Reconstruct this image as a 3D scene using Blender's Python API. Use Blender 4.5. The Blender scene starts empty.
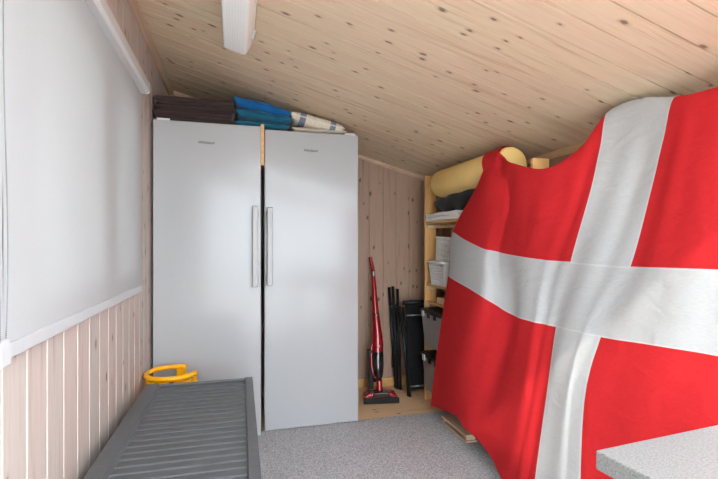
import bpy, bmesh, math, random
from mathutils import Vector, Matrix
R = math.radians
random.seed(7)
scene = bpy.context.scene
COL = scene.collection

# ---------------------------------------------------------------- camera, sky, sun, exposure
cam_d = bpy.data.cameras.new('camera')
cam = bpy.data.objects.new('camera', cam_d); COL.objects.link(cam)
cam_d.sensor_width = 36.0; cam_d.lens = 450.0/718.0*36.0
cam_d.shift_y = 4.5/718.0
cam_d.clip_start = 0.02
cam.location = (0, 0, 1.17)
cam.rotation_euler = (R(90), 0, -R(15.5))
scene.camera = cam

world = bpy.data.worlds.new('world'); scene.world = world
world.use_nodes = True
wn = world.node_tree; wn.nodes.clear()
wo = wn.nodes.new('ShaderNodeOutputWorld'); wb = wn.nodes.new('ShaderNodeBackground')
wb.inputs['Color'].default_value = (0.855, 0.96, 1.035, 1)
wb.inputs['Strength'].default_value = 2.2
wn.links.new(wb.outputs[0], wo.inputs[0])

sun_d = bpy.data.lights.new('sun', 'SUN'); sun_d.energy = 0.42; sun_d.angle = R(1.5)
sun_d.color = (1.0, 0.95, 0.88)
sun = bpy.data.objects.new('sun', sun_d); COL.objects.link(sun)
sun.rotation_euler = Vector((.6, 1.0, -1.07)).to_track_quat('-Z', 'Y').to_euler()

scene.view_settings.view_transform = 'Standard'
scene.view_settings.look = 'None'
scene.view_settings.gamma = 1.0
scene.view_settings.use_curve_mapping = False
scene.view_settings.exposure = 2.48

# ---------------------------------------------------------------- materials
def new_mat(name):
    m = bpy.data.materials.new(name); m.use_nodes = True
    nt = m.node_tree
    return m, nt, nt.nodes['Principled BSDF']

def N(nt, typ, **kw):
    n = nt.nodes.new(typ)
    for k, v in kw.items(): setattr(n, k, v)
    return n

def mathn(nt, op, a, b=None, c=None):
    n = N(nt, 'ShaderNodeMath', operation=op)
    for i, v in enumerate((a, b, c)):
        if v is None: continue
        if isinstance(v, (int, float)): n.inputs[i].default_value = v
        else: nt.links.new(v, n.inputs[i])
    return n.outputs[0]

def ramp(nt, fac, stops):
    n = N(nt, 'ShaderNodeValToRGB'); e = n.color_ramp.elements
    while len(e) < len(stops): e.new(0.5)
    for el, (p, c) in zip(e, stops):
        el.position = p; el.color = (*c, 1) if len(c) == 3 else c
    nt.links.new(fac, n.inputs[0]); return n.outputs[0]

def mixc(nt, fac, a, b, mode='MIX'):
    n = N(nt, 'ShaderNodeMix', data_type='RGBA', blend_type=mode)
    for s, v in ((n.inputs['Factor'], fac), (n.inputs['A'], a), (n.inputs['B'], b)): pass
    ins = [n.inputs[0], n.inputs[6], n.inputs[7]]
    for s, v in zip(ins, (fac, a, b)):
        if isinstance(v, (int, float)): s.default_value = v
        elif isinstance(v, tuple): s.default_value = (*v, 1) if len(v) == 3 else v
        else: nt.links.new(v, s)
    return n.outputs[2]

def noise(nt, vec, scale, detail=3, rough=.55, dist=0):
    n = N(nt, 'ShaderNodeTexNoise'); n.inputs['Scale'].default_value = scale
    n.inputs['Detail'].default_value = detail; n.inputs['Roughness'].default_value = rough
    n.inputs['Distortion'].default_value = dist
    nt.links.new(vec, n.inputs['Vector']); return n.outputs['Fac']

def bump(nt, bsdf, h, strength=.2, dist=.002):
    b = N(nt, 'ShaderNodeBump'); b.inputs['Strength'].default_value = strength
    b.inputs['Distance'].default_value = dist
    nt.links.new(h, b.inputs['Height']); nt.links.new(b.outputs[0], bsdf.inputs['Normal'])

def board_wood(name, la, wa, width, off, light, dark, knot, rough=.55, knots=.55, red=(0.62, 0.42, 0.30)):
    """boards running along axis la, laid side by side along axis wa"""
    m, nt, b = new_mat(name)
    g = N(nt, 'ShaderNodeNewGeometry'); s = N(nt, 'ShaderNodeSeparateXYZ')
    nt.links.new(g.outputs['Position'], s.inputs[0])
    L, W = s.outputs[la], s.outputs[wa]
    wi = mathn(nt, 'DIVIDE', mathn(nt, 'SUBTRACT', W, off), width)
    idx = mathn(nt, 'FLOOR', wi)
    wnz = N(nt, 'ShaderNodeTexWhiteNoise', noise_dimensions='1D'); nt.links.new(idx, wnz.inputs['W'])
    rnd = wnz.outputs['Value']
    shift = mathn(nt, 'MULTIPLY', rnd, 37.0)
    # knots
    kv = N(nt, 'ShaderNodeCombineXYZ')
    lw = mathn(nt, 'ADD', mathn(nt, 'MULTIPLY', L, 7.0), shift)
    nt.links.new(lw, kv.inputs[0])
    nt.links.new(mathn(nt, 'ADD', mathn(nt, 'MULTIPLY', W, 13.0), mathn(nt, 'MULTIPLY', rnd, 91.0)), kv.inputs[1])
    nt.links.new(shift, kv.inputs[2])
    vo = N(nt, 'ShaderNodeTexVoronoi', voronoi_dimensions='2D'); vo.inputs['Scale'].default_value = 1.0
    vo.inputs['Randomness'].default_value = 1.0
    nt.links.new(kv.outputs[0], vo.inputs['Vector'])
    sc = N(nt, 'ShaderNodeSeparateColor'); nt.links.new(vo.outputs['Color'], sc.inputs[0])
    size = mathn(nt, 'MULTIPLY', mathn(nt, 'MAXIMUM', mathn(nt, 'SUBTRACT', sc.outputs[0], knots), 0.0), .19)
    d = mathn(nt, 'ADD', vo.outputs['Distance'], mathn(nt, 'MULTIPLY', mathn(nt, 'SUBTRACT', noise(nt, kv.outputs[0], 9, 2), .5), .10))
    # grain, bent round the knots
    near = mathn(nt, 'DIVIDE', 0.02, mathn(nt, 'ADD', d, .06))
    gv = N(nt, 'ShaderNodeCombineXYZ')
    nt.links.new(mathn(nt, 'ADD', mathn(nt, 'MULTIPLY', L, 1.3), shift), gv.inputs[0])
    nt.links.new(mathn(nt, 'ADD', mathn(nt, 'MULTIPLY', W, 34.0), near), gv.inputs[1])
    nt.links.new(shift, gv.inputs[2])
    g1 = noise(nt, gv.outputs[0], 1.0, 3, .6, .6)
    gv2 = N(nt, 'ShaderNodeCombineXYZ')
    nt.links.new(mathn(nt, 'ADD', mathn(nt, 'MULTIPLY', L, 5.0), shift), gv2.inputs[0])
    nt.links.new(mathn(nt, 'MULTIPLY', W, 260.0), gv2.inputs[1]); nt.links.new(shift, gv2.inputs[2])
    g2 = noise(nt, gv2.outputs[0], 1.0, 2, .5)
    gg = mathn(nt, 'ADD', mathn(nt, 'MULTIPLY', g1, .75), mathn(nt, 'MULTIPLY', g2, .25))
    base = ramp(nt, gg, [(0.36, dark), (0.44, tuple((a+3*b_)/4 for a, b_ in zip(dark, light))), (0.50, light), (0.58, tuple(.35*a+.65*b_ for a, b_ in zip(dark, light))), (0.66, tuple(min(1, c*1.05) for c in light))])
    base = mixc(nt, mathn(nt, 'MULTIPLY', rnd, .45), base, red)
    kn = ramp(nt, mathn(nt, 'SUBTRACT', d, size), [(0.0, (1, 1, 1)), (0.05, (0, 0, 0))])
    have = mathn(nt, 'GREATER_THAN', size, .006)
    halo = ramp(nt, mathn(nt, 'SUBTRACT', d, size), [(0.0, (.55, .55, .55)), (0.14, (0, 0, 0))])
    c = mixc(nt, mathn(nt, 'MULTIPLY', halo, have), base, tuple(.55*a+.45*k for a, k in zip(dark, knot)))
    c = mixc(nt, mathn(nt, 'MULTIPLY', kn, mathn(nt, 'MULTIPLY', have, .85)), c, knot)
    nt.links.new(c, b.inputs['Base Color'])
    b.inputs['Roughness'].default_value = rough
    b.inputs['Specular IOR Level'].default_value = .35
    bump(nt, b, gg, .25, .0015)
    return m

def grain_wood(name, light, dark, axis=2, rough=.5):
    m, nt, b = new_mat(name)
    tc = N(nt, 'ShaderNodeTexCoord'); mp = N(nt, 'ShaderNodeMapping')
    sc = [22, 22, 22]; sc[axis] = 1.6
    mp.inputs['Scale'].default_value = sc
    nt.links.new(tc.outputs['Object'], mp.inputs['Vector'])
    f = noise(nt, mp.outputs[0], 1.6, 4, .6, .8)
    nt.links.new(ramp(nt, f, [(.3, dark), (.65, light)]), b.inputs['Base Color'])
    b.inputs['Roughness'].default_value = rough
    bump(nt, b, f, .15, .001)
    return m

def plain(name, col, rough=.5, metal=0, var=.06, scale=30, bumps=0, coat=0, spec=.5):
    m, nt, b = new_mat(name)
    tc = N(nt, 'ShaderNodeTexCoord')
    f = noise(nt, tc.outputs['Object'], scale, 3)
    lo = tuple(c*(1-var) for c in col); hi = tuple(min(1, c*(1+var)) for c in col)
    nt.links.new(ramp(nt, f, [(.3, lo), (.7, hi)]), b.inputs['Base Color'])
    b.inputs['Roughness'].default_value = rough; b.inputs['Metallic'].default_value = metal
    b.inputs['Coat Weight'].default_value = coat; b.inputs['Coat Roughness'].default_value = .05
    b.inputs['Specular IOR Level'].default_value = spec
    if bumps: bump(nt, b, f, bumps, .002)
    return m

def woven(name, col, rough=.9, freq=900, strength=.3, var=.08, trans=0):
    m, nt, b = new_mat(name)
    tc = N(nt, 'ShaderNodeTexCoord')
    n1 = noise(nt, tc.outputs['Object'], 9, 3)
    w = N(nt, 'ShaderNodeTexWave', wave_type='BANDS', bands_direction='Z'); w.inputs['Scale'].default_value = freq/6.28
    w2 = N(nt, 'ShaderNodeTexWave', wave_type='BANDS', bands_direction='X'); w2.inputs['Scale'].default_value = freq/6.28
    for q in (w, w2):
        q.inputs['Distortion'].default_value = 1.5; nt.links.new(tc.outputs['Object'], q.inputs['Vector'])
    h = mathn(nt, 'ADD', w.outputs['Fac'], w2.outputs['Fac'])
    lo = tuple(c*(1-var) for c in col); hi = tuple(min(1, c*(1+var)) for c in col)
    nt.links.new(ramp(nt, n1, [(.3, lo), (.7, hi)]), b.inputs['Base Color'])
    b.inputs['Roughness'].default_value = rough; b.inputs['Specular IOR Level'].default_value = .2
    b.inputs['Sheen Weight'].default_value = .15
    bump(nt, b, h, strength, .0006)
    return m

M = {}
M['left'] = board_wood('whitewashed_wall_boards', 2, 1, .116, 1.203, (.55, .495, .45), (.38, .31, .27), (.17, .10, .08), knots=.52, red=(.62, .47, .40))
M['back'] = board_wood('back_wall_boards', 2, 0, .116, .02, (.43, .285, .20), (.26, .165, .11), (.08, .04, .028), knots=.55, red=(.30, .19, .15))
M['ceil'] = board_wood('ceiling_boards', 0, 1, .115, .02, (.80, .65, .455), (.56, .40, .25), (.20, .13, .08), knots=.55, red=(.74, .54, .38))
M['trimwood'] = grain_wood('moulding_pine', (.66, .47, .33), (.48, .32, .21), 1)
M['trimx'] = grain_wood('moulding_pine_cross', (.62, .44, .31), (.46, .30, .20), 0)
M['pine'] = grain_wood('lacquered_pine', (.74, .43, .17), (.58, .30, .10), 2, .4)
M['pine_y'] = grain_wood('lacquered_pine_shelf', (.74, .43, .17), (.56, .29, .09), 1, .4)
M['pine_pale'] = grain_wood('pale_pine', (.72, .52, .30), (.55, .36, .18), 1, .5)
M['floorwood'] = board_wood('plywood_floor', 0, 1, .6, -.2, (.86, .58, .32), (.68, .43, .21), (.30, .16, .08), knots=.6)
M['appliance'] = plain('white_appliance_enamel', (.40, .408, .415), .16, var=.006, scale=3, spec=.35)
M['appliance_grey'] = plain('grey_appliance_plastic', (.34, .345, .35), .4, var=.02)
M['handle'] = plain('silver_handle', (.36, .36, .355), .35, var=.02)
M['seal'] = plain('dark_rubber', (.03, .03, .035), .6)
M['logo'] = plain('dark_print', (.03, .032, .04), .5)
M['white_paint'] = plain('white_paint', (.62, .62, .61), .4, var=.01)
M['clearplastic'] = plain('milky_plastic', (.52, .54, .55), .3, var=.02)
M['bead'] = plain('bead_plastic', (.16, .16, .17), .4)
M['brown'] = woven('dark_brown_cushion_cloth', (.042, .025, .023), .8, freq=2500, strength=.1)
M['blue'] = woven('blue_cushion_cloth', (.004, .12, .36), .8, var=.25)
M['teal'] = woven('teal_cushion_cloth', (.008, .115, .20), .8, var=.4)
M['cream'] = woven('cream_cushion_cloth', (.55, .49, .40), .9)
M['black'] = woven('black_cloth', (.008, .008, .009), .95)
M['blackmetal'] = plain('black_metal', (.010, .011, .012), .35, spec=.35)
M['greymetal'] = plain('grey_metal', (.22, .23, .24), .3, metal=.8)
M['blackplastic'] = plain('black_plastic', (.007, .007, .0075), .4, spec=.3)
M['redplastic'] = plain('metallic_red_plastic', (.30, .006, .012), .22, metal=.2, coat=.6)
M['smoke'] = plain('smoked_plastic', (.022, .016, .016), .12, coat=.5)
M['yellowgas'] = plain('yellow_orange_plastic', (.95, .44, .002), .35)
M['gasbody'] = plain('grey_bottle', (.5, .5, .48), .4)
M['roll'] = plain('tan_foam', (.90, .62, .23), .6, var=.05, scale=8, bumps=.1)
M['whitecloth'] = woven('white_towel', (.80, .79, .77), .95, strength=.5)
M['basket'] = plain('white_basket_plastic', (.74, .73, .70), .4)
M['lamp_white'] = plain('lamp_housing', (.72, .73, .70), .4, var=.01)
M['outside'] = plain('outside_paving', (.62, .60, .56), .9, var=.08, scale=2)

# grey resin with faint streaks
m, nt, b = new_mat('grey_resin'); M['resin'] = m
tc = N(nt, 'ShaderNodeTexCoord'); mp = N(nt, 'ShaderNodeMapping'); mp.inputs['Scale'].default_value = (3, 60, 60)
nt.links.new(tc.outputs['Object'], mp.inputs['Vector'])
f = noise(nt, mp.outputs[0], 3, 4, .65, .4)
nt.links.new(ramp(nt, f, [(.3, (.070, .074, .080)), (.7, (.108, .113, .121))]), b.inputs['Base Color'])
b.inputs['Roughness'].default_value = .42; bump(nt, b, f, .5, .0015)

# carpet
m, nt, b = new_mat('grey_carpet'); M['carpet'] = m
tc = N(nt, 'ShaderNodeTexCoord')
n1 = noise(nt, tc.outputs['Object'], 110, 4, .85); n2 = noise(nt, tc.outputs['Object'], 4, 3)
c1 = ramp(nt, n1, [(.38, (.26, .26, .27)), (.5, (.46, .46, .475)), (.62, (.74, .74, .76))])
nt.links.new(mixc(nt, .15, c1, ramp(nt, n2, [(.3, (.36, .36, .37)), (.7, (.52, .52, .535))])), b.inputs['Base Color'])
b.inputs['Roughness'].default_value = .98; b.inputs['Specular IOR Level'].default_value = .1
bump(nt, b, n1, 1.0, .004)

# speckled laminate
m, nt, b = new_mat('speckled_laminate'); M['laminate'] = m
tc = N(nt, 'ShaderNodeTexCoord')
n1 = noise(nt, tc.outputs['Object'], 260, 3, .7); n2 = noise(nt, tc.outputs['Object'], 120, 2, .6)
c1 = ramp(nt, n1, [(.33, (.09, .09, .09)), (.43, (.20, .20, .195)), (.6, (.255, .255, .25)), (.72, (.32, .32, .32))])
c2 = mixc(nt, ramp(nt, n2, [(.27, (1, 1, 1)), (.34, (0, 0, 0))]), c1, (.24, .20, .15))
nt.links.new(c2, b.inputs['Base Color']); b.inputs['Roughness'].default_value = .35

# roller blind cloth: lets daylight through
def blind_mat():
    m = bpy.data.materials.new('roller_blind_cloth'); m.use_nodes = True
    nt = m.node_tree; nt.nodes.clear()
    o = N(nt, 'ShaderNodeOutputMaterial'); d = N(nt, 'ShaderNodeBsdfDiffuse'); t = N(nt, 'ShaderNodeBsdfTranslucent')
    mx = N(nt, 'ShaderNodeMixShader'); mx.inputs[0].default_value = .15
    tc = N(nt, 'ShaderNodeTexCoord'); f = noise(nt, tc.outputs['Object'], 400, 2)
    c = ramp(nt, f, [(.3, (.70, .71, .705)), (.7, (.75, .76, .755))])
    nt.links.new(ramp(nt, f, [(.3, (.52, .545, .552)), (.7, (.56, .585, .592))]), d.inputs[0]); nt.links.new(c, t.inputs[0])
    nt.links.new(d.outputs[0], mx.inputs[1]); nt.links.new(t.outputs[0], mx.inputs[2])
    nt.links.new(mx.outputs[0], o.inputs[0]); return m
M['blind'] = blind_mat()

def glass_mat(name, tint, gloss=.06):
    m = bpy.data.materials.new(name); m.use_nodes = True
    nt = m.node_tree; nt.nodes.clear()
    o = N(nt, 'ShaderNodeOutputMaterial'); t = N(nt, 'ShaderNodeBsdfTransparent'); g = N(nt, 'ShaderNodeBsdfGlossy')
    t.inputs[0].default_value = (*tint, 1); g.inputs['Roughness'].default_value = .02
    mx = N(nt, 'ShaderNodeMixShader'); mx.inputs[0].default_value = gloss
    nt.links.new(t.outputs[0], mx.inputs[1]); nt.links.new(g.outputs[0], mx.inputs[2])
    nt.links.new(mx.outputs[0], o.inputs[0]); return m
M['glass'] = glass_mat('window_glass', (.96, .98, .97))

# translucent grey storage box plastic
m, nt, b = new_mat('translucent_grey_plastic'); M['binbody'] = m
b.inputs['Base Color'].default_value = (.42, .40, .39, 1); b.inputs['Roughness'].default_value = .3
b.inputs['Transmission Weight'].default_value = .35
tc = N(nt, 'ShaderNodeTexCoord'); bump(nt, b, noise(nt, tc.outputs['Object'], 20, 2), .1)

# lamp diffuser: prismatic acrylic, unlit
m, nt, b = new_mat('lamp_diffuser'); M['diffuser'] = m
tc = N(nt, 'ShaderNodeTexCoord')
w = N(nt, 'ShaderNodeTexWave', bands_direction='X'); w.inputs['Scale'].default_value = 30
nt.links.new(tc.outputs['Object'], w.inputs['Vector'])
b.inputs['Base Color'].default_value = (.95, .95, .90, 1); b.inputs['Roughness'].default_value = .22
b.inputs['Subsurface Weight'].default_value = .3; b.inputs['Subsurface Radius'].default_value = (.02, .02, .02)
bump(nt, b, w.outputs['Fac'], .3, .001)

# flag cloth
m, nt, b = new_mat('flag_cloth'); M['flag'] = m
uv = N(nt, 'ShaderNodeUVMap'); s = N(nt, 'ShaderNodeSeparateXYZ'); nt.links.new(uv.outputs[0], s.inputs[0])
U, V = s.outputs[0], s.outputs[1]
def band(x, a, c): return mathn(nt, 'MULTIPLY', mathn(nt, 'GREATER_THAN', x, a), mathn(nt, 'LESS_THAN', x, c))
white = mathn(nt, 'MAXIMUM', band(U, .12, .16), band(V, .12, .16))
seam = mathn(nt, 'MAXIMUM', mathn(nt, 'MAXIMUM', band(V, .1592, .1602), band(V, .1198, .1208)), mathn(nt, 'MULTIPLY', mathn(nt, 'MAXIMUM', band(U, .1199, .1207), band(U, .1593, .1601)), mathn(nt, 'SUBTRACT', 1.0, band(V, .12, .16))))
tc = N(nt, 'ShaderNodeTexCoord')
mp = N(nt, 'ShaderNodeMapping'); mp.inputs['Scale'].default_value = (60, 60, 900); nt.links.new(tc.outputs['Object'], mp.inputs[0])
th = noise(nt, mp.outputs[0], 1, 2, .6)
redc = ramp(nt, th, [(.3, (.50, .016, .020)), (.7, (.59, .024, .029))])
whc = ramp(nt, th, [(.3, (.46, .468, .472)), (.7, (.54, .545, .55))])
c = mixc(nt, white, redc, whc)
c = mixc(nt, mathn(nt, 'MULTIPLY', seam, .6), c, (.62, .62, .62))
nt.links.new(c, b.inputs['Base Color']); b.inputs['Roughness'].default_value = .9
b.inputs['Specular IOR Level'].default_value = .15; b.inputs['Sheen Weight'].default_value = 0
mp2 = N(nt, 'ShaderNodeMapping'); mp2.inputs['Scale'].default_value = (6, 5, 9); nt.links.new(tc.outputs['Object'], mp2.inputs[0])
wr = noise(nt, mp2.outputs[0], 1, 3, .5, 1.2)
hh = mathn(nt, 'ADD', mathn(nt, 'MULTIPLY', th, .06), wr)
bump(nt, b, hh, .35, .02)

# plaid for the cream pillow
m, nt, b = new_mat('cream_plaid_cloth'); M['plaid'] = m
tc = N(nt, 'ShaderNodeTexCoord'); s = N(nt, 'ShaderNodeSeparateXYZ'); nt.links.new(tc.outputs['Object'], s.inputs[0])
X, Z = s.outputs[0], s.outputs[2]
def bandx(x, a, c): return mathn(nt, 'MULTIPLY', mathn(nt, 'GREATER_THAN', x, a), mathn(nt, 'LESS_THAN', x, c))
blue = mathn(nt, 'MAXIMUM', bandx(X, -.115, -.075), bandx(X, .085, .122))
line = bandx(Z, -.004, .003)
f = noise(nt, tc.outputs['Object'], 60, 3)
c = mixc(nt, blue, ramp(nt, f, [(.3, (.62, .55, .43)), (.7, (.72, .66, .55))]), ramp(nt, f, [(.3, (.13, .16, .22)), (.7, (.20, .24, .31))]))
c = mixc(nt, mathn(nt, 'MULTIPLY', line, .7), c, (.75, .72, .66))
nt.links.new(c, b.inputs['Base Color']); b.inputs['Roughness'].default_value = .9

# ---------------------------------------------------------------- mesh helpers
def bm_new(): return bmesh.new()

def box(bm, x0, x1, y0, y1, z0, z1, mat=None):
    vs = [bm.verts.new((x, y, z)) for x in (x0, x1) for y in (y0, y1) for z in (z0, z1)]
    if mat is not None:
        for v in vs: v.co = mat @ v.co
    q = [(0, 1, 3, 2), (4, 6, 7, 5), (0, 4, 5, 1), (2, 3, 7, 6), (0, 2, 6, 4), (1, 5, 7, 3)]
    return [bm.faces.new([vs[i] for i in f]) for f in q]

def tube(bm, pts, r, n=12, closed=False, flat=1.0, caps=True):
    pts = [Vector(p) for p in pts]; k = len(pts)
    rs = r if isinstance(r, (list, tuple)) else [r]*k
    rings = []; up = Vector((0, 0, 1)); prev = None
    for i, p in enumerate(pts):
        if closed: t = pts[(i+1) % k]-pts[i-1]
        else: t = pts[min(i+1, k-1)]-pts[max(i-1, 0)]
        t.normalize()
        if prev is None:
            a = up if abs(t.z) < .95 else Vector((1, 0, 0))
            u = t.cross(a).normalized()
        else:
            u = (prev-t*prev.dot(t)).normalized()
        prev = u; w = t.cross(u)
        rings.append([bm.verts.new(p+(u*math.cos(2*math.pi*j/n)+w*math.sin(2*math.pi*j/n)*flat)*rs[i]) for j in range(n)])
    m = k if closed else k-1
    for i in range(m):
        a, b = rings[i], rings[(i+1) % k]
        for j in range(n): bm.faces.new((a[j], a[(j+1) % n], b[(j+1) % n], b[j]))
    if not closed and caps:
        bm.faces.new(rings[0][::-1]); bm.faces.new(rings[-1])

def lathe(bm, prof, cx=0, cy=0, n=40, cap=True):
    rings = [[bm.verts.new((cx+r*math.cos(2*math.pi*j/n), cy+r*math.sin(2*math.pi*j/n), z)) for j in range(n)] for r, z in prof]
    for a, b in zip(rings, rings[1:]):
        for j in range(n): bm.faces.new((a[j], a[(j+1) % n], b[(j+1) % n], b[j]))
    if cap: bm.faces.new(rings[0][::-1]); bm.faces.new(rings[-1])

def prism(bm, outline, axis, a, b):
    """outline: 2D points in the plane across axis"""
    def P(p, t):
        if axis == 0: return (t, p[0], p[1])
        if axis == 1: return (p[0], t, p[1])
        return (p[0], p[1], t)
    A = [bm.verts.new(P(p, a)) for p in outline]; B = [bm.verts.new(P(p, b)) for p in outline]
    n = len(outline)
    for i in range(n): bm.faces.new((A[i], A[(i+1) % n], B[(i+1) % n], B[i]))
    bm.faces.new(A[::-1]); bm.faces.new(B)

def catmull(pts, per=8):
    pts = [Vector(p) for p in pts]; out = []
    for i in range(len(pts)-1):
        p0, p1, p2, p3 = pts[max(i-1, 0)], pts[i], pts[i+1], pts[min(i+2, len(pts)-1)]
        for s in range(per):
            t = s/per
            out.append(.5*((2*p1)+(p2-p0)*t+(2*p0-5*p1+4*p2-p3)*t*t+(3*p1-p0-3*p2+p3)*t**3))
    out.append(pts[-1]); return out

def obj(name, bm, mat, parent=None, smooth=False, bevel=0, seg=3, origin=None, loc=None):
    bmesh.ops.recalc_face_normals(bm, faces=bm.faces[:])
    me = bpy.data.meshes.new(name)
    if origin is None and parent is None and loc is None and bm.verts:
        xs = [v.co for v in bm.verts]
        origin = Vector(((min(v.x for v in xs)+max(v.x for v in xs))/2, (min(v.y for v in xs)+max(v.y for v in xs))/2, min(v.z for v in xs)))
    if origin is not None:
        for v in bm.verts: v.co -= Vector(origin)
    bm.to_mesh(me); bm.free()
    me.materials.append(mat)
    o = bpy.data.objects.new(name, me); COL.objects.link(o)
    if origin is not None: o.location = origin
    if loc is not None: o.location = loc
    if parent is not None: o.parent = parent
    if smooth:
        for p in me.polygons: p.use_smooth = True
    if bevel:
        md = o.modifiers.new('bevel', 'BEVEL'); md.width = bevel; md.segments = seg; md.limit_method = 'ANGLE'; md.angle_limit = R(35)
        for p in me.polygons: p.use_smooth = True
        md2 = o.modifiers.new('weighted', 'WEIGHTED_NORMAL')
    return o

def smooth_angle(o, deg=40):
    me = o.data
    for p in me.polygons: p.use_smooth = True
    me.set_sharp_from_angle(angle=R(deg))
    return o

def thing(name, label, cat, loc=(0, 0, 0), rot=(0, 0, 0), group=None):
    o = bpy.data.objects.new(name, None); COL.objects.link(o); o.empty_display_size = .1
    o.location = loc; o.rotation_euler = rot
    return tag(o, label, cat, group)

def tag(o, label, cat, group=None):
    o['label'] = label; o['category'] = cat
    if group: o['group'] = group
    return o

def struct(name, bm, mat, label=None, bevel=0):
    o = obj(name, bm, mat, origin=(0, 0, 0), bevel=bevel); o['kind'] = 'structure'
    if label: o['label'] = label
    return o

def text_mesh(name, body, size, mat, parent, mtx, extrude=.0003):
    cu = bpy.data.curves.new(name, 'FONT'); cu.body = body; cu.size = size; cu.extrude = extrude; cu.offset = .0003
    cu.align_x = 'CENTER'; cu.align_y = 'CENTER'
    t = bpy.data.objects.new(name+'_tmp', cu); COL.objects.link(t)
    dg = bpy.context.evaluated_depsgraph_get(); dg.update()
    me = bpy.data.meshes.new_from_object(t.evaluated_get(dg))
    bpy.data.objects.remove(t); bpy.data.curves.remove(cu)
    me.transform(mtx); me.name = name; me.materials.clear(); me.materials.append(mat)
    o = bpy.data.objects.new(name, me); COL.objects.link(o); o.parent = parent
    return o

# ---------------------------------------------------------------- room
XL, XR, YB, YR = -.46, 1.72, 3.52, -1.0
def ceil_z(x): return 2.163-.28*x
T = .016

def groove_strip(c0, c1, g=.004):
    """profile (position, depth) of one board with chamfered edges"""
    return [(c0, g), (c0+.0012, g), (c0+.005, 0), (c1-.005, 0), (c1-.0012, g), (c1, g)]

# left wall with an opening y .80..2.36, z 1.00..1.96 and a second one y -.70..0.86
def wall_left():
    bm = bm_new(); w = .116
    openings = [(1.155, 2.315, 1.0, 1.86), (-.55, .86, 1.0, 1.86)]
    i0 = math.floor((YR-1.203)/w)
    y = 1.203+i0*w
    while y < YB:
        segs = [(0, ceil_z(XL)+.02)]
        mid = (max(y, YR)+min(y+w, YB))/2
        for a, b_, z0, z1 in openings:
            if a < mid < b_: segs = [(0, z0), (z1, ceil_z(XL)+.02)]
        a, b_ = max(y, YR), min(y+w, YB)
        for z0, z1 in segs:
            pr = [(XL-d, yy) for yy, d in groove_strip(a, b_)] + [(XL-.11, b_), (XL-.11, a)]
            prism(bm, pr, 2, z0, z1)
        y += w
    return struct('wall_left', bm, M['left'])
wall_left()

# back wall, top follows the roof slope
bm = bm_new(); w = .116; x = .02+math.floor((XL-.02)/w)*w
while x < XR:
    a, b_ = max(x, XL), min(x+w, XR)
    pr = groove_strip(a, b_)
    front = [(xx, YB+d) for xx, d in pr]; full = front+[(b_, YB+.08), (a, YB+.08)]
    lo = [bm.verts.new((p[0], p[1], 0)) for p in full]
    hi = [bm.verts.new((p[0], p[1], ceil_z(p[0])+.02)) for p in full]
    n = len(full)
    for i in range(n): bm.faces.new((lo[i], lo[(i+1) % n], hi[(i+1) % n], hi[i]))
    bm.faces.new(lo[::-1]); bm.faces.new(hi)
    x += w
prism(bm, [(XL-.12, 0), (XL-.12, ceil_z(XL-.12)+.03), (XR+.1, ceil_z(XR+.1)+.03), (XR+.1, 0)], 1, YB+.02, YB+.09)
struct('wall_back', bm, M['back'])

ROOF_CUT_Y = .42
# sloping ceiling, boards run down the slope
bm = bm_new(); w = .115; y = .02+math.floor((YR-.02)/w)*w
while y < YB:
    a, b_ = max(y, YR), min(y+w, YB+.02)
    pr = [(a, .014), (a+.0030, .014), (a+.0031, 0), (b_-.0026, 0), (b_-.0025, .014), (b_, .014)]
    full = [(yy, d) for yy, d in pr]+[(b_, .1), (a, .1)]
    # right part of the roof is cut away, unseen, to let extra daylight in
    x0, x1 = XL-.12, (XR+.1 if b_ > ROOF_CUT_Y else .10)
    A = [bm.verts.new((x0, p[0], ceil_z(x0)+p[1])) for p in full]
    B = [bm.verts.new((x1, p[0], ceil_z(x1)+p[1])) for p in full]
    n = len(full)
    for i in range(n): bm.faces.new((A[i], A[(i+1) % n], B[(i+1) % n], B[i]))
    bm.faces.new(A[::-1]); bm.faces.new(B)
    y += w
struct('ceiling', bm, M['ceil'])

bm = bm_new(); box(bm, XR, XR+.1, YR, YB+.08, 0, ceil_z(XR)+.02)
struct('wall_right', bm, M['back'])
# rear wall: a wide doorway behind the photographer lets the daylight in
bm = bm_new()
box(bm, XL-.11, -.36, YR-.1, YR, 0, 2.25)
box(bm, 1.64, XR+.1, YR-.1, YR, 0, 1.72)
prism(bm, [(-.36, 2.09), (-.36, ceil_z(-.36)+.02), (1.64, ceil_z(1.64)+.02), (1.64, 1.66), (1.30, 1.72)], 1, YR-.1, YR)
struct('wall_rear', bm, M['back'])

bm = bm_new(); box(bm, XL-.11, XR+.1, YR-.1, YB+.1, -.08, 0)
struct('floor', bm, M['floorwood'])
bm = bm_new(); box(bm, XL+.002, XR-.002, YR, 2.868, .0, .007)
o = obj('carpet', bm, M['carpet'], origin=(0, 0, 0), bevel=.003); o['kind'] = 'structure'
o.name = 'floor_carpet'

bm = bm_new(); box(bm, XL, XR, YB-.016, YB, .0, .072)
struct('baseboard_back', bm, M['pine_y'], bevel=.004)
bm = bm_new(); box(bm, XL, XL+.014, YR, YB-.018, .0, .07)
struct('baseboard_left', bm, M['trimwood'], bevel=.004)
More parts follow.
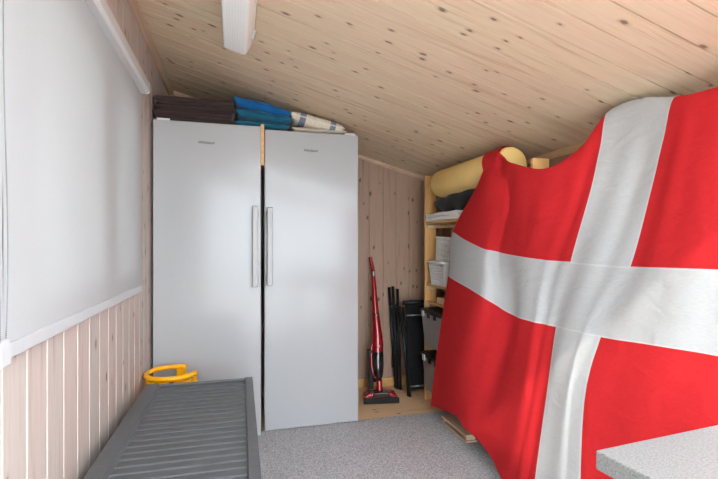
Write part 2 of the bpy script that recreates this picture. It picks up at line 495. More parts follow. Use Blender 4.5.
# mouldings along the ceiling
bm = bm_new()
z = ceil_z(XL)
prism(bm, [(XL, z-.002), (XL, z-.040), (XL+.012, z-.040), (XL+.020, z-.030), (XL+.034, z-.014)], 1, YR, YB-.002)
struct('trim_1', bm, M['trimwood'])
bm = bm_new()
for a, b_ in ((XL+.035, XR-.002),):
    vs = []
    for xx in (a, b_):
        z = ceil_z(xx)
        vs.append([bm.verts.new((xx, YB-d, z-h)) for d, h in ((0, .0), (0, .026), (.008, .026), (.020, .010), (.022, .0))])
    for i in range(5): bm.faces.new((vs[0][i], vs[0][(i+1) % 5], vs[1][(i+1) % 5], vs[1][i]))
    bm.faces.new(vs[0][::-1]); bm.faces.new(vs[1])
struct('trim_2', bm, M['trimx'])
bm = bm_new(); z = ceil_z(XR)
prism(bm, [(XR, z+.001), (XR, z-.035), (XR-.014, z-.035), (XR-.022, z+.004)], 1, YR, YB-.024)
struct('trim_3', bm, M['pine_pale'])

# windows behind the blinds
def window(n, y0, y1, z0, z1, mull):
    bm = bm_new(); xo, xi = XL-.075, XL-.004; f = .05
    box(bm, xo, xi, y0, y1, z0, z0+f); box(bm, xo, xi, y0, y1, z1-f, z1)
    box(bm, xo, xi, y0, y0+f, z0+f, z1-f); box(bm, xo, xi, y1-f, y1, z0+f, z1-f)
    for q in mull: box(bm, xo, xi, q-.035, q+.035, z0+f, z1-f)
    wdw = struct('window_%d' % n, bm, M['white_paint'], bevel=.004)
    bm = bm_new(); xc = (xo+xi)/2
    box(bm, xc-.002, xc+.002, y0+f, y1-f, z0+f, z1-f)
    obj('window_pane', bm, M['glass'], wdw)
window(1, 1.087, 2.363, 1.0, 1.86, [1.78, 1.84, 1.90])
window(2, -.537, .855, 1.0, 1.86, [.2])

# ground outside
bm = bm_new(); box(bm, -30, 30, -30, 30, -.35, -.25)
struct('ground', bm, M['outside'])

# ---------------------------------------------------------------- roller blinds
def roller_blind(y0, y1, ztop, zbot, label, chain_y=None):
    t = thing('roller_blind', label, 'blind', (XL, (y0+y1)/2, zbot), group=None)
    L = (y1-y0)/2; H = ztop-zbot
    # cloth hangs 3 cm off the wall
    bm = bm_new(); n = 30
    vs = []
    for i in range(n+1):
        yy = -L+.001+(2*L-.002)*i/n
        vs.append([bm.verts.new((.023+.0015*math.sin(i*.7+k)*(1-k/8), yy, H*k/8+.0)) for k in range(9)])
    for i in range(n):
        for k in range(8): bm.faces.new((vs[i][k], vs[i+1][k], vs[i+1][k+1], vs[i][k+1]))
    cl = obj('blind_cloth', bm, M['blind'], t, smooth=True)
    s = cl.modifiers.new('solid', 'SOLIDIFY'); s.thickness = .0006; s.use_rim = False
    # hem pocket
    bm = bm_new(); box(bm, .018, .028, -L+.012, L-.012, -.002, .030)
    obj('hem_bar', bm, M['clearplastic'], t, bevel=.003)
    # slim cassette
    bm = bm_new()
    prism(bm, [(0.002, H-.006), (.05, H-.006), (.060, H+.004), (.060, H+.045), (.05, H+.055), (.002, H+.055)], 1, -L, L-.004)
    obj('cassette', bm, M['white_paint'], t, bevel=.003)
    bm = bm_new()
    prism(bm, [(0.001, H-.008), (.051, H-.008), (.062, H+.003), (.062, H+.046), (.051, H+.057), (.001, H+.057)], 1, L-.004, L)
    obj('end_cap', bm, M['clearplastic'], t, bevel=.002)
    if chain_y is not None:
        cy = chain_y-(y0+y1)/2
        for side in (0, 1):
            bm = bm_new(); zz = H-.01
            while zz > .04:
                bmesh.ops.create_icosphere(bm, subdivisions=1, radius=.0016,
                    matrix=Matrix.Translation((.046+.003*math.sin(zz*6+side*1.2), cy-side*.03+.004*math.sin(zz*9+side), zz)))
                zz -= .0038
            obj('bead_chain', bm, M['bead'], t, smooth=True)
        bm = bm_new()
        prism(bm, [(.038, 0), (.054, 0), (.054, .035), (.049, .05), (.043, .05), (.038, .035)], 1, cy-.034, cy+.008)
        obj('chain_tensioner', bm, M['clearplastic'], t, bevel=.004)
    return t
roller_blind(1.036, 2.405, 1.912, .942, 'white roller blind over the window nearest the refrigerators', chain_y=.990)
roller_blind(-.60, 1.038, 1.912, .930, 'white roller blind at the left edge, nearest the camera, behind the bead chain')

# ---------------------------------------------------------------- ceiling lamp
lamp = thing('ceiling_lamp', 'long white fluorescent batten lamp with plastic diffuser on the sloping ceiling', 'lamp',
             (.03, 1.56, ceil_z(.03)), (0, math.atan(.28), 0))
bm = bm_new(); prism(bm, [(-.062, 0), (-.062, -.035), (.062, -.035), (.062, 0)], 1, -.58, .58)
obj('housing', bm, M['lamp_white'], lamp, bevel=.006)
bm = bm_new()
hw = [(-.064, -.034), (-.062, -.060), (-.052, -.104), (-.042, -.110), (.042, -.110), (.052, -.104), (.062, -.060), (.064, -.034)]
A = [bm.verts.new((p[0], -.585, p[1])) for p in hw]; B = [bm.verts.new((p[0], .565, p[1])) for p in hw]
Cc = [bm.verts.new((p[0]*.93, .588, -.034+(p[1]+.034)*.9)) for p in hw]
for P_, Q in ((A, B), (B, Cc)):
    for i in range(7): bm.faces.new((P_[i], P_[i+1], Q[i+1], Q[i]))
    bm.faces.new((P_[7], P_[0], Q[0], Q[7]))
bm.faces.new(A[::-1]); bm.faces.new(Cc)
obj('diffuser', bm, M['diffuser'], lamp, bevel=.006)
for yy in (-.35, .50):
    bm = bm_new(); box(bm, .062, .071, yy-.012, yy+.012, -.062, -.018)
    obj('clip', bm, M['clearplastic'], lamp, bevel=.002)

# ---------------------------------------------------------------- refrigerators
def fridge(x0, y_front, label, hinge_right, group='tall white refrigerators side by side'):
    W, H, D = .602, 1.880, .60
    t = thing('refrigerator', label, 'refrigerator', (x0+W/2, y_front+D/2, 0), (0, 0, 0), group)
    yf = -D/2
    bm = bm_new(); box(bm, -W/2+.002, W/2-.002, yf+.055, D/2, .028, H-.004)
    obj('body', bm, M['appliance'], t, bevel=.006)
    bm = bm_new(); box(bm, -W/2+.01, W/2-.01, yf+.03, yf+.06, .012, .05)
    obj('plinth', bm, M['appliance_grey'], t)
    bm = bm_new(); box(bm, -W/2+.012, W/2-.012, yf+.045, yf+.058, .06, H-.02)
    obj('door_seal', bm, M['seal'], t)
    bm = bm_new(); box(bm, -W/2, W/2, yf, yf+.047, .012, H)
    d = obj('door', bm, M['appliance'], t, bevel=.007, seg=4)
    hx = (-W/2+.030) if hinge_right else (W/2-.036)
    bm = bm_new(); box(bm, hx-.016, hx+.016, yf-.052, yf-.036, .915, 1.395)
    h = obj('handle', bm, M['handle'], d, bevel=.004)
    e = hx+(-.013 if hinge_right else .013)
    for zz in (.955, 1.345):
        bm = bm_new(); box(bm, min(hx, e+(0 if hinge_right else 0))-.006, max(hx, e)+.006, yf-.038, yf+.002, zz-.028, zz+.028)
        obj('handle_mount', bm, M['appliance_grey'], d, bevel=.003)
    # printed maker's word with a slanted ring around it
    lx = -.012; lz = H-.118
    rot = Matrix.Translation((lx, yf-.0004, lz)) @ Matrix.Rotation(R(90), 4, 'X')
    sh = Matrix(((1, .18, 0, 0), (0, 1, 0, 0), (0, 0, 1, 0), (0, 0, 0, 1)))
    text_mesh('lettering', 'Whirlpool', .0215, M['logo'], d, rot @ sh)
    bm = bm_new(); pts = []
    for k in range(40):
        a = 2*math.pi*k/40
        u, v = .019*math.cos(a), .0075*math.sin(a); c, s_ = math.cos(R(8)), math.sin(R(8))
        pts.append((lx-.002+u*c-v*s_, yf-.0006, lz+u*s_+v*c))
    tube(bm, pts, .0006, 6, closed=True)
    obj('emblem_ring', bm, M['greymetal'], d)
    # hinge cover and hinge cap at the top
    sx = 1 if hinge_right else -1
    bm = bm_new(); box(bm, sx*(W/2-.055)-.035, sx*(W/2-.055)+.035, yf+.003, yf+.026, H-.004, H+.011)
    obj('hinge_cover', bm, M['white_paint'], t, bevel=.004)
    for fx in (-1, 1):
        bm = bm_new(); lathe(bm, [(.018, 0), (.018, .03)], fx*(W/2-.05), yf+.10, 16)
        obj('foot', bm, M['seal'], t)
    return t
fridge(-.446, 2.772, 'tall white refrigerator on the left, next to the window wall, under the brown cushions', False)
fridge(.180, 2.835, 'tall white refrigerator on the right, under the cream plaid pillow, beside the vacuum', True)
FT = 1.880

bm = bm_new(); box(bm, .155, .176, 2.80, 3.30, 1.65, 1.900)
tag(obj('wooden_stick', bm, M['pine_y'], bevel=.002), 'narrow wooden stick wedged in the gap between the two refrigerators', 'stick')

# ---------------------------------------------------------------- cushions on the refrigerators
def pillow_bm(w, d, h, p=3.0, sag=0, n=28, rim=.07, seed=0):
    rnd = random.Random(seed); ph = [rnd.uniform(0, 6) for _ in range(4)]
    bm = bm_new(); top, bot = {}, {}
    for i in range(n+1):
        for j in range(n+1):
            u, v = -1+2*i/n, -1+2*j/n
            # corners poke out, sides curve in
            pin = 1-.05*(1-abs(v)**2) if True else 1
            x = w/2*u*(1-.06*(1-v*v)); y = d/2*v*(1-.06*(1-u*u))
            t = max(0, (1-abs(u)**p))**.42*max(0, (1-abs(v)**p))**.42
            z = h/2*(t*(1-rim)+rim)
            wz = .006*math.sin(5*u+ph[0])*math.cos(4*v+ph[1])*t
            zz = z+wz
            top[i, j] = bm.verts.new((x, y, zz+sag*u))
            bot[i, j] = bm.verts.new((x, y, -z+.4*wz+sag*u))
    for i in range(n):
        for j in range(n):
            bm.faces.new((top[i, j], top[i+1, j], top[i+1, j+1], top[i, j+1]))
            bm.faces.new((bot[i, j], bot[i, j+1], bot[i+1, j+1], bot[i+1, j]))
    for k in range(n):
        bm.faces.new((top[k, 0], bot[k, 0], bot[k+1, 0], top[k+1, 0]))
        bm.faces.new((top[k, n], top[k+1, n], bot[k+1, n], bot[k, n]))
        bm.faces.new((top[0, k], top[0, k+1], bot[0, k+1], bot[0, k]))
        bm.faces.new((top[n, k], bot[n, k], bot[n, k+1], top[n, k+1]))
    return bm

def pillow(name, w, d, h, mat, loc, rot, label, cat, group=None, piping=True, **kw):
    o = obj(name, pillow_bm(w, d, h, **kw), mat, smooth=True, loc=loc); o.rotation_euler = rot
    if piping:
        bm = bm_new(); pts = []
        for a in range(96):
            u = a/24; s = int(u); f = -1+2*(u-s)
            uu, vv = [(f, -1), (1, f), (-f, 1), (-1, -f)][s]
            pts.append((w/2*uu*(1-.06*(1-vv*vv))*1.004, d/2*vv*(1-.06*(1-uu*uu))*1.004, kw.get('sag', 0)*uu))
        tube(bm, pts, .0035, 6, closed=True)
        obj('piping', bm, mat, o, smooth=True)
    tag(o, label, cat, group); return o

def slab_cushion(zc, h, dx, dy, label, w=.445, d=.46):
    t = thing('seat_cushion', label, 'cushion', (-.222+dx, 3.03+dy, zc), group='dark brown seat cushions on the left refrigerator')
    bm = bm_new(); box(bm, -w/2, w/2, -d/2, d/2, 0, h)
    obj('cushion_cover', bm, M['brown'], t, bevel=.0172)
    bm = bm_new(); e = .003
    for zz in (h/2,):
        pts = []
        for cx, cy, a0 in ((w/2-.014, -d/2+.014, -90), (w/2-.014, d/2-.014, 0), (-w/2+.014, d/2-.014, 90), (-w/2+.014, -d/2+.014, 180)):
            for k in range(5):
                a = R(a0+k*22.5); pts.append((cx+.015*math.cos(a), cy+.015*math.sin(a), zz))
        tube(bm, pts, .0022, 6, closed=True)
    obj('piping', bm, M['brown'], t, smooth=True)
    return t
z = FT+.001
for h, dx, dy, lab in ((.036, .006, .012, 'dark brown seat cushion at the bottom of the stack on the left refrigerator'),
                       (.036, -.006, -.004, 'dark brown seat cushion, second from the bottom of its stack on the refrigerator'),
                       (.038, .006, .014, 'dark brown seat cushion, second from the top of its stack on the refrigerator'),
                       (.036, -.004, .0, 'dark brown seat cushion on top of the stack, under the ceiling')):
    slab_cushion(z, h, dx, dy, lab); z += h+.0012

pillow('cushion', .33, .40, .060, M['teal'], (.170, 3.03, FT+.031), (0, R(1), 0), 'flat teal cushion lying at the bottom, under the two blue cushions', 'cushion', 'blue and teal cushions', seed=1)
pillow('cushion', .345, .42, .080, M['teal'], (.175, 3.02, FT+.082), (0, R(5), R(2)), 'teal-blue cushion in the middle, beneath the bright blue one', 'cushion', 'blue and teal cushions', seed=2)
pillow('cushion', .355, .42, .085, M['blue'], (.175, 3.03, FT+.142), (0, R(11.5), R(-2)), 'bright blue cushion on top, tucked under the sloping ceiling', 'cushion', 'blue and teal cushions', seed=3)
pillow('pillow', .35, .42, .040, M['cream'], (.530, 3.05, FT+.021), (0, 0, 0), 'flat plain cream pillow lying directly on the right refrigerator', 'pillow', seed=4)
pillow('pillow', .36, .38, .095, M['plaid'], (.515, 3.02, FT+.075), (0, R(12), 0), 'cream pillow with blue-grey check bands, on top of the plain cream pillow', 'pillow', seed=5)

# ---------------------------------------------------------------- storage box
sb = thing('storage_box', 'dark grey resin garden storage box with a ribbed lid along the window wall', 'storage box', (-.165, 1.69, 0.013), (0, 0, -R(.8)))
hw, hl = .245, .63
bm = bm_new()
prism(bm, [(-hw+.03, 0), (hw-.03, 0), (hw-.012, .455), (-hw+.012, .455)], 1, -hl+.02, hl-.02)
obj('tub', bm, M['resin'], sb, bevel=.01)
for k in range(9):   # vertical ribs of the tub sides
    yy = -hl+.09+k*(2*hl-.18)/8
    for sx in (-1, 1):
        bm = bm_new()
        prism(bm, [(sx*(hw-.030), .03), (sx*(hw-.022), .03), (sx*(hw-.006), .44), (sx*(hw-.014), .44)], 1, yy-.012, yy+.012)
        obj('side_rib', bm, M['resin'], sb, bevel=.003)
lid_top = .493
bm = bm_new()
box(bm, -hw, hw, -hl, hl, .445, .480)
box(bm, -hw, -hw+.056, -hl, hl, .478, lid_top); box(bm, hw-.036, hw, -hl, hl, .478, lid_top)
box(bm, -hw+.05, hw-.03, hl-.012, hl, .478, lid_top-.004); box(bm, -hw+.05, hw-.03, -hl, -hl+.04, .478, lid_top)
lid = obj('lid', bm, M['resin'], sb, bevel=.004)
bm = bm_new()
k = 0; yy = -hl+.07
while yy < hl-.02:
    prism(bm, [(yy-.009, .479), (yy-.003, .4835), (yy+.001, .4835), (yy+.0045, .479)], 0, -hw+.058, hw-.038)
    yy += .047
obj('lid_ribs', bm, M['resin'], lid, bevel=.0015)
bm = bm_new(); prism(bm, [(-hw+.056, .478), (-hw+.066, .478), (-hw+.056, lid_top-.001)], 1, -hl+.04, hl-.012)
obj('lid_edge', bm, M['resin'], lid)

# ---------------------------------------------------------------- gas bottle
gx, gy = -.318, 2.545
gb = thing('gas_bottle', 'gas bottle with a yellow-orange plastic collar behind the grey storage box', 'gas bottle', (gx, gy, .007))
bm = bm_new()
lathe(bm, [(.11, 0), (.125, .01), (.13, .03), (.13, .30), (.122, .33), (.10, .355), (.06, .375), (.03, .38)])
obj('bottle_body', bm, M['gasbody'], gb, smooth=True)
bm = bm_new(); lathe(bm, [(.018, .378), (.018, .40), (.026, .402), (.026, .42), (.012, .425), (.012, .44)], n=20)
smooth_angle(obj('valve', bm, M['greymetal'], gb))
def arc_wall(bm, a0, a1, r0, r1, z0, z1, n=24):
    n = max(2, int(n)); rings = []
    for k in range(n+1):
        a = R(a0+(a1-a0)*k/n); c, s = math.cos(a), math.sin(a)
        rings.append([bm.verts.new((r*c, r*s, zz)) for r, zz in ((r0, z0), (r1, z0), (r1, z1), (r0, z1))])
    for a, b_ in zip(rings, rings[1:]):
        for i in range(4): bm.faces.new((a[i], a[(i+1) % 4], b_[(i+1) % 4], b_[i]))
    bm.faces.new(rings[0][::-1]); bm.faces.new(rings[-1])
bm = bm_new()
# lower skirt, uprights and the thick handle rail with its gap on the right
arc_wall(bm, 22, 350, .112, .130, .33, .425, 60)
arc_wall(bm, 190, 330, .114, .128, .42, .462, 40)
arc_wall(bm, 60, 84, .114, .128, .41, .485, 6)
arc_wall(bm, -16, -4, .112, .130, .33, .480, 4)
arc_wall(bm, 168, 215, .114, .128, .41, .485, 10)
arc_wall(bm, 250, 262, .114, .128, .41, .470, 4)
col = obj('collar', bm, M['yellowgas'], gb, bevel=.003)
bm = bm_new(); pts = []
for k in range(61):
    a = 60+(348-60)*k/60
    lift = .0
    pts.append((.121*math.cos(R(a)), .121*math.sin(R(a)), .486+lift))
tube(bm, pts, .0145, 12, flat=.9)
obj('handle_rail', bm, M['yellowgas'], col, smooth=True)

# ---------------------------------------------------------------- stick vacuum
vac = thing('vacuum_cleaner', 'red and black upright stick vacuum leaning against the wooden wall', 'vacuum cleaner', (1.045, 3.17, 0), (0, 0, R(-8)))
def ring_loft(bm, secs, n=20):
    """secs: (x, y, z, rx, ry)"""
    rings = [[bm.verts.new((x+rx*math.cos(2*math.pi*j/n), y+ry*math.sin(2*math.pi*j/n), z)) for j in range(n)] for x, y, z, rx, ry in secs]
    for a, b_ in zip(rings, rings[1:]):
        for j in range(n): bm.faces.new((a[j], a[(j+1) % n], b_[(j+1) % n], b_[j]))
    bm.faces.new(rings[0][::-1]); bm.faces.new(rings[-1])
bm = bm_new()
def hp(v): return v
prism(bm, [(-.125, .006), (.125, .006), (.130, .03), (.120, .055), (.085, .072), (-.085, .072), (-.120, .055), (-.130, .03)], 1, -.03, .075)
head = obj('floor_head', bm, M['redplastic'], vac, bevel=.012, seg=4)
bm = bm_new(); prism(bm, [(-.132, .003), (.132, .003), (.132, .038), (.126, .044), (-.126, .044), (-.132, .038)], 1, -.052, -.028)
obj('bumper', bm, M['blackplastic'], head, bevel=.006)
bm = bm_new(); prism(bm, [(-.075, .045), (.075, .045), (.055, .078), (-.055, .078)], 1, -.036, .045)
obj('brush_window', bm, M['smoke'], head, bevel=.006)
bm = bm_new(); ring_loft(bm, [(0, .04, .06, .026, .028), (0, .05, .10, .022, .024), (.0, .06, .145, .024, .026)])
smooth_angle(obj('neck', bm, M['redplastic'], vac))
# dust container, tapering downward
bm = bm_new()
ring_loft(bm, [(-.002, .075, .150, .024, .028), (-.004, .085, .19, .040, .040), (-.004, .10, .26, .047, .045), (-.002, .112, .33, .044, .043), (0, .118, .355, .038, .040)])
smooth_angle(obj('dust_container', bm, M['smoke'], vac))
# red motor housing above, flowing into the slender handle tube
bm = bm_new()
secs = [(-.002, .118, .345, .043, .042), (0, .124, .40, .044, .042), (.0, .135, .46, .040, .038), (-.002, .15, .52, .034, .034),
        (-.006, .17, .60, .029, .029), (-.010, .20, .72, .024, .024), (-.012, .225, .83, .020, .020), (-.014, .245, .92, .0155, .016)]
ring_loft(bm, secs)
mh = smooth_angle(obj('motor_housing', bm, M['redplastic'], vac), 50)
bm = bm_new(); tube(bm, catmull([(-.014, .245, .915), (-.017, .258, .965), (-.026, .27, 1.02), (-.034, .278, 1.065)], 6), [.0155]*7+[.0145]*6+[.0135]*6, 14)
smooth_angle(obj('grip', bm, M['redplastic'], vac), 50)
bm = bm_new(); tube(bm, catmull([(-.030, .072, .155), (-.050, .082, .22), (-.054, .10, .30), (-.048, .118, .38), (-.030, .130, .44)], 6), .009, 10)
obj('side_rail', bm, M['redplastic'], vac, smooth=True)
for zc, yc, xx in ((.935, .232, -.0145), (.615, .153, -.006)):
    bm = bm_new(); box(bm, xx-.007, xx+.007, yc-.008, yc+.004, zc-.018, zc+.018)
    obj('switch_button', bm, M['handle'], vac, bevel=.003)
bm = bm_new(); tube(bm, [(0, .083, .395), (0, .075, .395)], .010, 14)
obj('release_button', bm, M['handle'], vac)
# black blocks beside and behind the dust container
bm = bm_new(); box(bm, -.075, -.035, .10, .17, .06, .36)
box(bm, -.03, .02, .145, .165, .10, .34)
obj('black_blocks', bm, M['blackplastic'], vac, bevel=.008)

# ---------------------------------------------------------------- folded chairs
fc = thing('folding_chair', 'black tubular folding chair folded edge-on, beside the red vacuum', 'folding chair', (1.255, 3.39, 0))
for k, (xb, xt, yb, yt, zt) in enumerate(((.012, -.030, .06, .105, .815), (.020, -.008, .035, .075, .825), (.035, .022, .01, .05, .805))):
    bm = bm_new()
    tube(bm, [(xb, yb, .012), (xt, yt, zt)], .0115, 12)
    obj('frame_tube', bm, M['blackmetal'], fc, smooth=True)
    bm = bm_new(); tube(bm, [(xb, yb, .0), (xb-.0008, yb+.001, .025)], .014, 12)
    obj('foot_cap', bm, M['blackplastic'], fc, smooth=True)
bm = bm_new(); box(bm, -.012, .004, .08, .09, .16, .70); box(bm, .008, .024, .055, .065, .14, .68)
obj('folded_seat', bm, M['black'], fc, bevel=.004)
for zz in (.66, .30):
    bm = bm_new(); tube(bm, [(-.030 if zz > .5 else -.006, .095, zz), (.034, .045, zz)], .006, 8)
    obj('hinge_bolt', bm, M['greymetal'], fc, smooth=True)

fd = thing('folding_chair', 'black folded camping chair with wide fabric panel, leaning beside the pine shelf', 'folding chair', (1.40, 3.22, 0), (R(-7), 0, 0))
W2 = .115
bm = bm_new(); n = 10; vs = []
for i in range(n+1):
    for_z = [.045+.68*j/14 for j in range(15)]
    vs.append([bm.verts.new((-W2+.01+(2*W2-.02)*i/n, .012+.006*math.sin(math.pi*i/n), zz)) for zz in for_z])
for i in range(n):
    for j in range(14): bm.faces.new((vs[i][j], vs[i+1][j], vs[i+1][j+1], vs[i][j+1]))
o = obj('fabric_panel', bm, M['black'], fd, smooth=True); s = o.modifiers.new('solid', 'SOLIDIFY'); s.thickness = .006
bm = bm_new(); tube(bm, [(-W2-.012, 0, .715), (W2+.012, 0, .715)], .016, 12)
obj('top_bar', bm, M['blackmetal'], fd, smooth=True)
for zz in (.615, .075):
    bm = bm_new(); tube(bm, [(-W2, -.004, zz), (W2, -.004, zz)], .006, 10)
    obj('cross_bar', bm, M['greymetal'], fd, smooth=True)
for x0, x1, y0, zt in ((-W2-.004, -W2-.012, -.012, .68), (-W2+.002, -W2-.048, -.034, .69), (W2+.004, W2+.004, 0, .70)):
    bm = bm_new(); tube(bm, [(x0, y0, .008), (x1, y0+.012, zt)], .0105, 12)
    obj('frame_tube', bm, M['blackmetal'], fd, smooth=True)

# ---------------------------------------------------------------- pine shelf along the right wall
SX0, SX1 = 1.385, 1.700
sh = thing('wooden_shelf', 'lacquered pine shelf unit along the right wall, mostly hidden by the flag', 'shelf', (1.54, 2.1, 0))
def local(bm): 
    for v in bm.verts: v.co -= Vector((1.54, 2.1, 0))
    return bm
for yy, zt in ((3.13, 1.685), (1.86, 1.585)):
    for xa in (SX0, SX1-.09):
        bm = bm_new(); box(bm, xa, xa+.09, yy, yy+.022, .0, zt)
        obj('upright', local(bm), M['pine'], sh, bevel=.002)
for zz in (1.335, .875, .745, .43, .10):
    bm = bm_new(); box(bm, SX0+.006, SX1, (1.87 if zz > .8 else 1.3), 3.128, zz-.018, zz)
    bm2 = local(bm)
    obj('shelf_board', bm2, M['pine_y'], sh, bevel=.002)
    for yy in (3.108, 1.884):
        bm = bm_new(); box(bm, SX0+.004, SX1-.02, yy, yy+.018, zz-.045, zz-.019)
        obj('shelf_batten', local(bm), M['pine_pale'], sh, bevel=.002)
bm = bm_new(); box(bm, SX0+.03, SX1, 1.87, 2.50, 1.480, 1.498)
obj('shelf_board', local(bm), M['pine_y'], sh, bevel=.002)

# rolled mat
bm = bm_new(); rr = .098; x0, z0 = 1.445, 1.600
y0, y1 = 2.11, 2.97
prof = [(.0, y1+.004), (.06, y1+.004), (rr*.86, y1), (rr*.97, y1-.010), (rr, y1-.03), (rr, (y0+y1)/2+.01), (rr*1.0, (y0+y1)/2-.01), (rr, y0+.03), (rr*.96, y0+.010), (rr*.85, y0), (.06, y0-.003), (0, y0-.003)]
n = 48; rings = []
for r_, yy in prof:
    rings.append([bm.verts.new((x0+max(r_, .002)*math.cos(2*math.pi*j/n), yy, z0+max(r_, .002)*math.sin(2*math.pi*j/n))) for j in range(n)])
for a, b_ in zip(rings, rings[1:]):
    for j in range(n): bm.faces.new((a[j], a[(j+1) % n], b_[(j+1) % n], b_[j]))
rm = obj('foam_mat', bm, M['roll'], smooth=True)
tag(rm, 'rolled tan foam mat lying on top of the pine shelf under the ceiling', 'rolled mat')

# black bag and white towel on the top shelf
bm = pillow_bm(.27, .60, .150, seed=9, rim=.2)
for v in bm.verts: v.co.z += .01*math.sin(v.co.y*30)+.008*math.cos(v.co.x*40)
o = obj('cloth_bag', bm, M['black'], smooth=True, loc=(1.535, 2.70, 1.468)); o.rotation_euler = (R(-4), 0, 0)
tag(o, 'black cloth bag lying under the tan rolled mat', 'bag')
bm = bm_new(); 
for k in range(2): box(bm, 1.372, 1.66, 2.62, 3.09, 1.337+k*.027, 1.362+k*.027)
bmesh.ops.subdivide_edges(bm, edges=bm.edges[:], cuts=6, use_grid_fill=True)
for v in bm.verts: v.co.z += .002*math.sin(v.co.y*23+v.co.x*31)
o = obj('folded_towel', bm, M['whitecloth'], bevel=.009)
tag(o, 'folded white towel on the top shelf board', 'towel')

# perforated baskets
def basket(loc, rot, label):
    t = thing('basket', label, 'basket', loc, rot, 'white perforated plastic baskets on the shelf')
    H = .165; prof = [(.085, .105, 0), (.10, .125, H)]
    bm = bm_new(); th = .003
    cols, rows = 12, 8
    def P(side, u, z, off=0):
        f = z/H; hx = .085+.015*f-off; hy = .105+.02*f-off
        if side == 0: return (-hx+2*hx*u, -hy, z)
        if side == 1: return (hx, -hy+2*hy*u, z)
        if side == 2: return (hx-2*hx*u, hy, z)
        return (-hx, hy-2*hy*u, z)
    def slat(s, u0, u1, za, zb):
        q = [P(s, u0, za), P(s, u1, za), P(s, u1, zb), P(s, u0, zb)]
        i = [P(s, u0, za, th), P(s, u1, za, th), P(s, u1, zb, th), P(s, u0, zb, th)]
        vs = [bm.verts.new(p) for p in q+i]
        for f in ((0, 1, 2, 3), (7, 6, 5, 4), (0, 4, 5, 1), (1, 5, 6, 2), (2, 6, 7, 3), (3, 7, 4, 0)): bm.faces.new([vs[k] for k in f])
    for s in range(4):
        for c in range(cols+1):
            u = c/cols; a = max(0, u-.024); b_ = min(1, u+.024); slat(s, a, b_, 0, H)
        for r_ in range(rows+1):
            zc = H*r_/rows; slat(s, 0, 1, max(0, zc-.005), min(H, zc+.005))
    box(bm, -.085, .085, -.105, .105, 0, .003)
    obj('basket_wall', bm, M['basket'], t)
    bm = bm_new()
    pts = []
    for cx, cy, a0 in ((.085, -.11, -90), (.085, .11, 0), (-.085, .11, 90), (-.085, -.11, 180)):
        for k in range(5): a = R(a0+k*22.5); pts.append((cx+.02*math.cos(a), cy+.02*math.sin(a), H))
    tube(bm, pts, .009, 10, closed=True)
    obj('basket_rim', bm, M['basket'], t, smooth=True)
    return t
basket((1.462, 2.90, .877), (0, 0, R(0)), 'white perforated plastic basket standing on the shelf, the lower one')
basket((1.485, 2.885, .877+.155), (R(3), R(10), 0), 'white perforated plastic basket stacked tilted on top of the other')

# storage bins with black lids
def bin_(loc, H, label):
    t = thing('storage_bin', label, 'storage bin', loc, (0, 0, 0), 'grey storage bins with black clip lids')
    bm = bm_new()
    o_ = [(-.125, -.165), (.125, -.165), (.125, .165), (-.125, .165)]
    def rr_(s, z): return [bm.verts.new((x*s, y*s, z)) for x, y in o_]
    A, B, C_, D_ = rr_(.84, 0), rr_(1, H), rr_(.97, H), rr_(.81, .005)
    for P_, Q in ((A, B), (B, C_), (C_, D_)):
        for i in range(4): bm.faces.new((P_[i], P_[(i+1) % 4], Q[(i+1) % 4], Q[i]))
    bm.faces.new(A[::-1]); bm.faces.new(D_)
    obj('bin_body', bm, M['binbody'], t, bevel=.012)
    bm = bm_new(); box(bm, -.138, .138, -.178, .178, H-.006, H+.020); box(bm, -.115, .115, -.155, .155, H+.015, H+.026)
    lid = obj('bin_lid', bm, M['blackplastic'], t, bevel=.006)
    for yy in (-.10, 0, .10):
        bm = bm_new(); box(bm, -.146, -.136, yy-.018, yy+.018, H-.030, H+.012)
        obj('lid_clip', bm, M['clearplastic'] if yy == .10 else M['blackplastic'], lid, bevel=.002)
    return t
bin_((1.462, 2.93, .431), .245, 'grey translucent storage bin with black lid, on the upper of the two bin shelves')
bin_((1.470, 2.93, .101), .255, 'grey translucent storage bin with black lid, low on the shelf near the floor')
bm = bm_new(); box(bm, 1.40, 1.68, 2.66, 2.96, .746, .790); o = obj('wooden_box', bm, M['pine_pale'], bevel=.004)
tag(o, 'flat pale wooden box on the shelf above the upper storage bin', 'box')

# things on the floor peeping out under the flag
bm = bm_new()
box(bm, 1.30, 1.38, 2.36, 2.68, .008, .020); box(bm, 1.30, 1.38, 2.36, 2.68, .042, .054)
box(bm, 1.31, 1.37, 2.37, 2.39, .018, .044); box(bm, 1.31, 1.37, 2.65, 2.67, .018, .044)
tag(obj('wooden_crate', bm, M['trimwood'], bevel=.002), 'low slatted wooden crate on the carpet under the flag hem', 'crate')

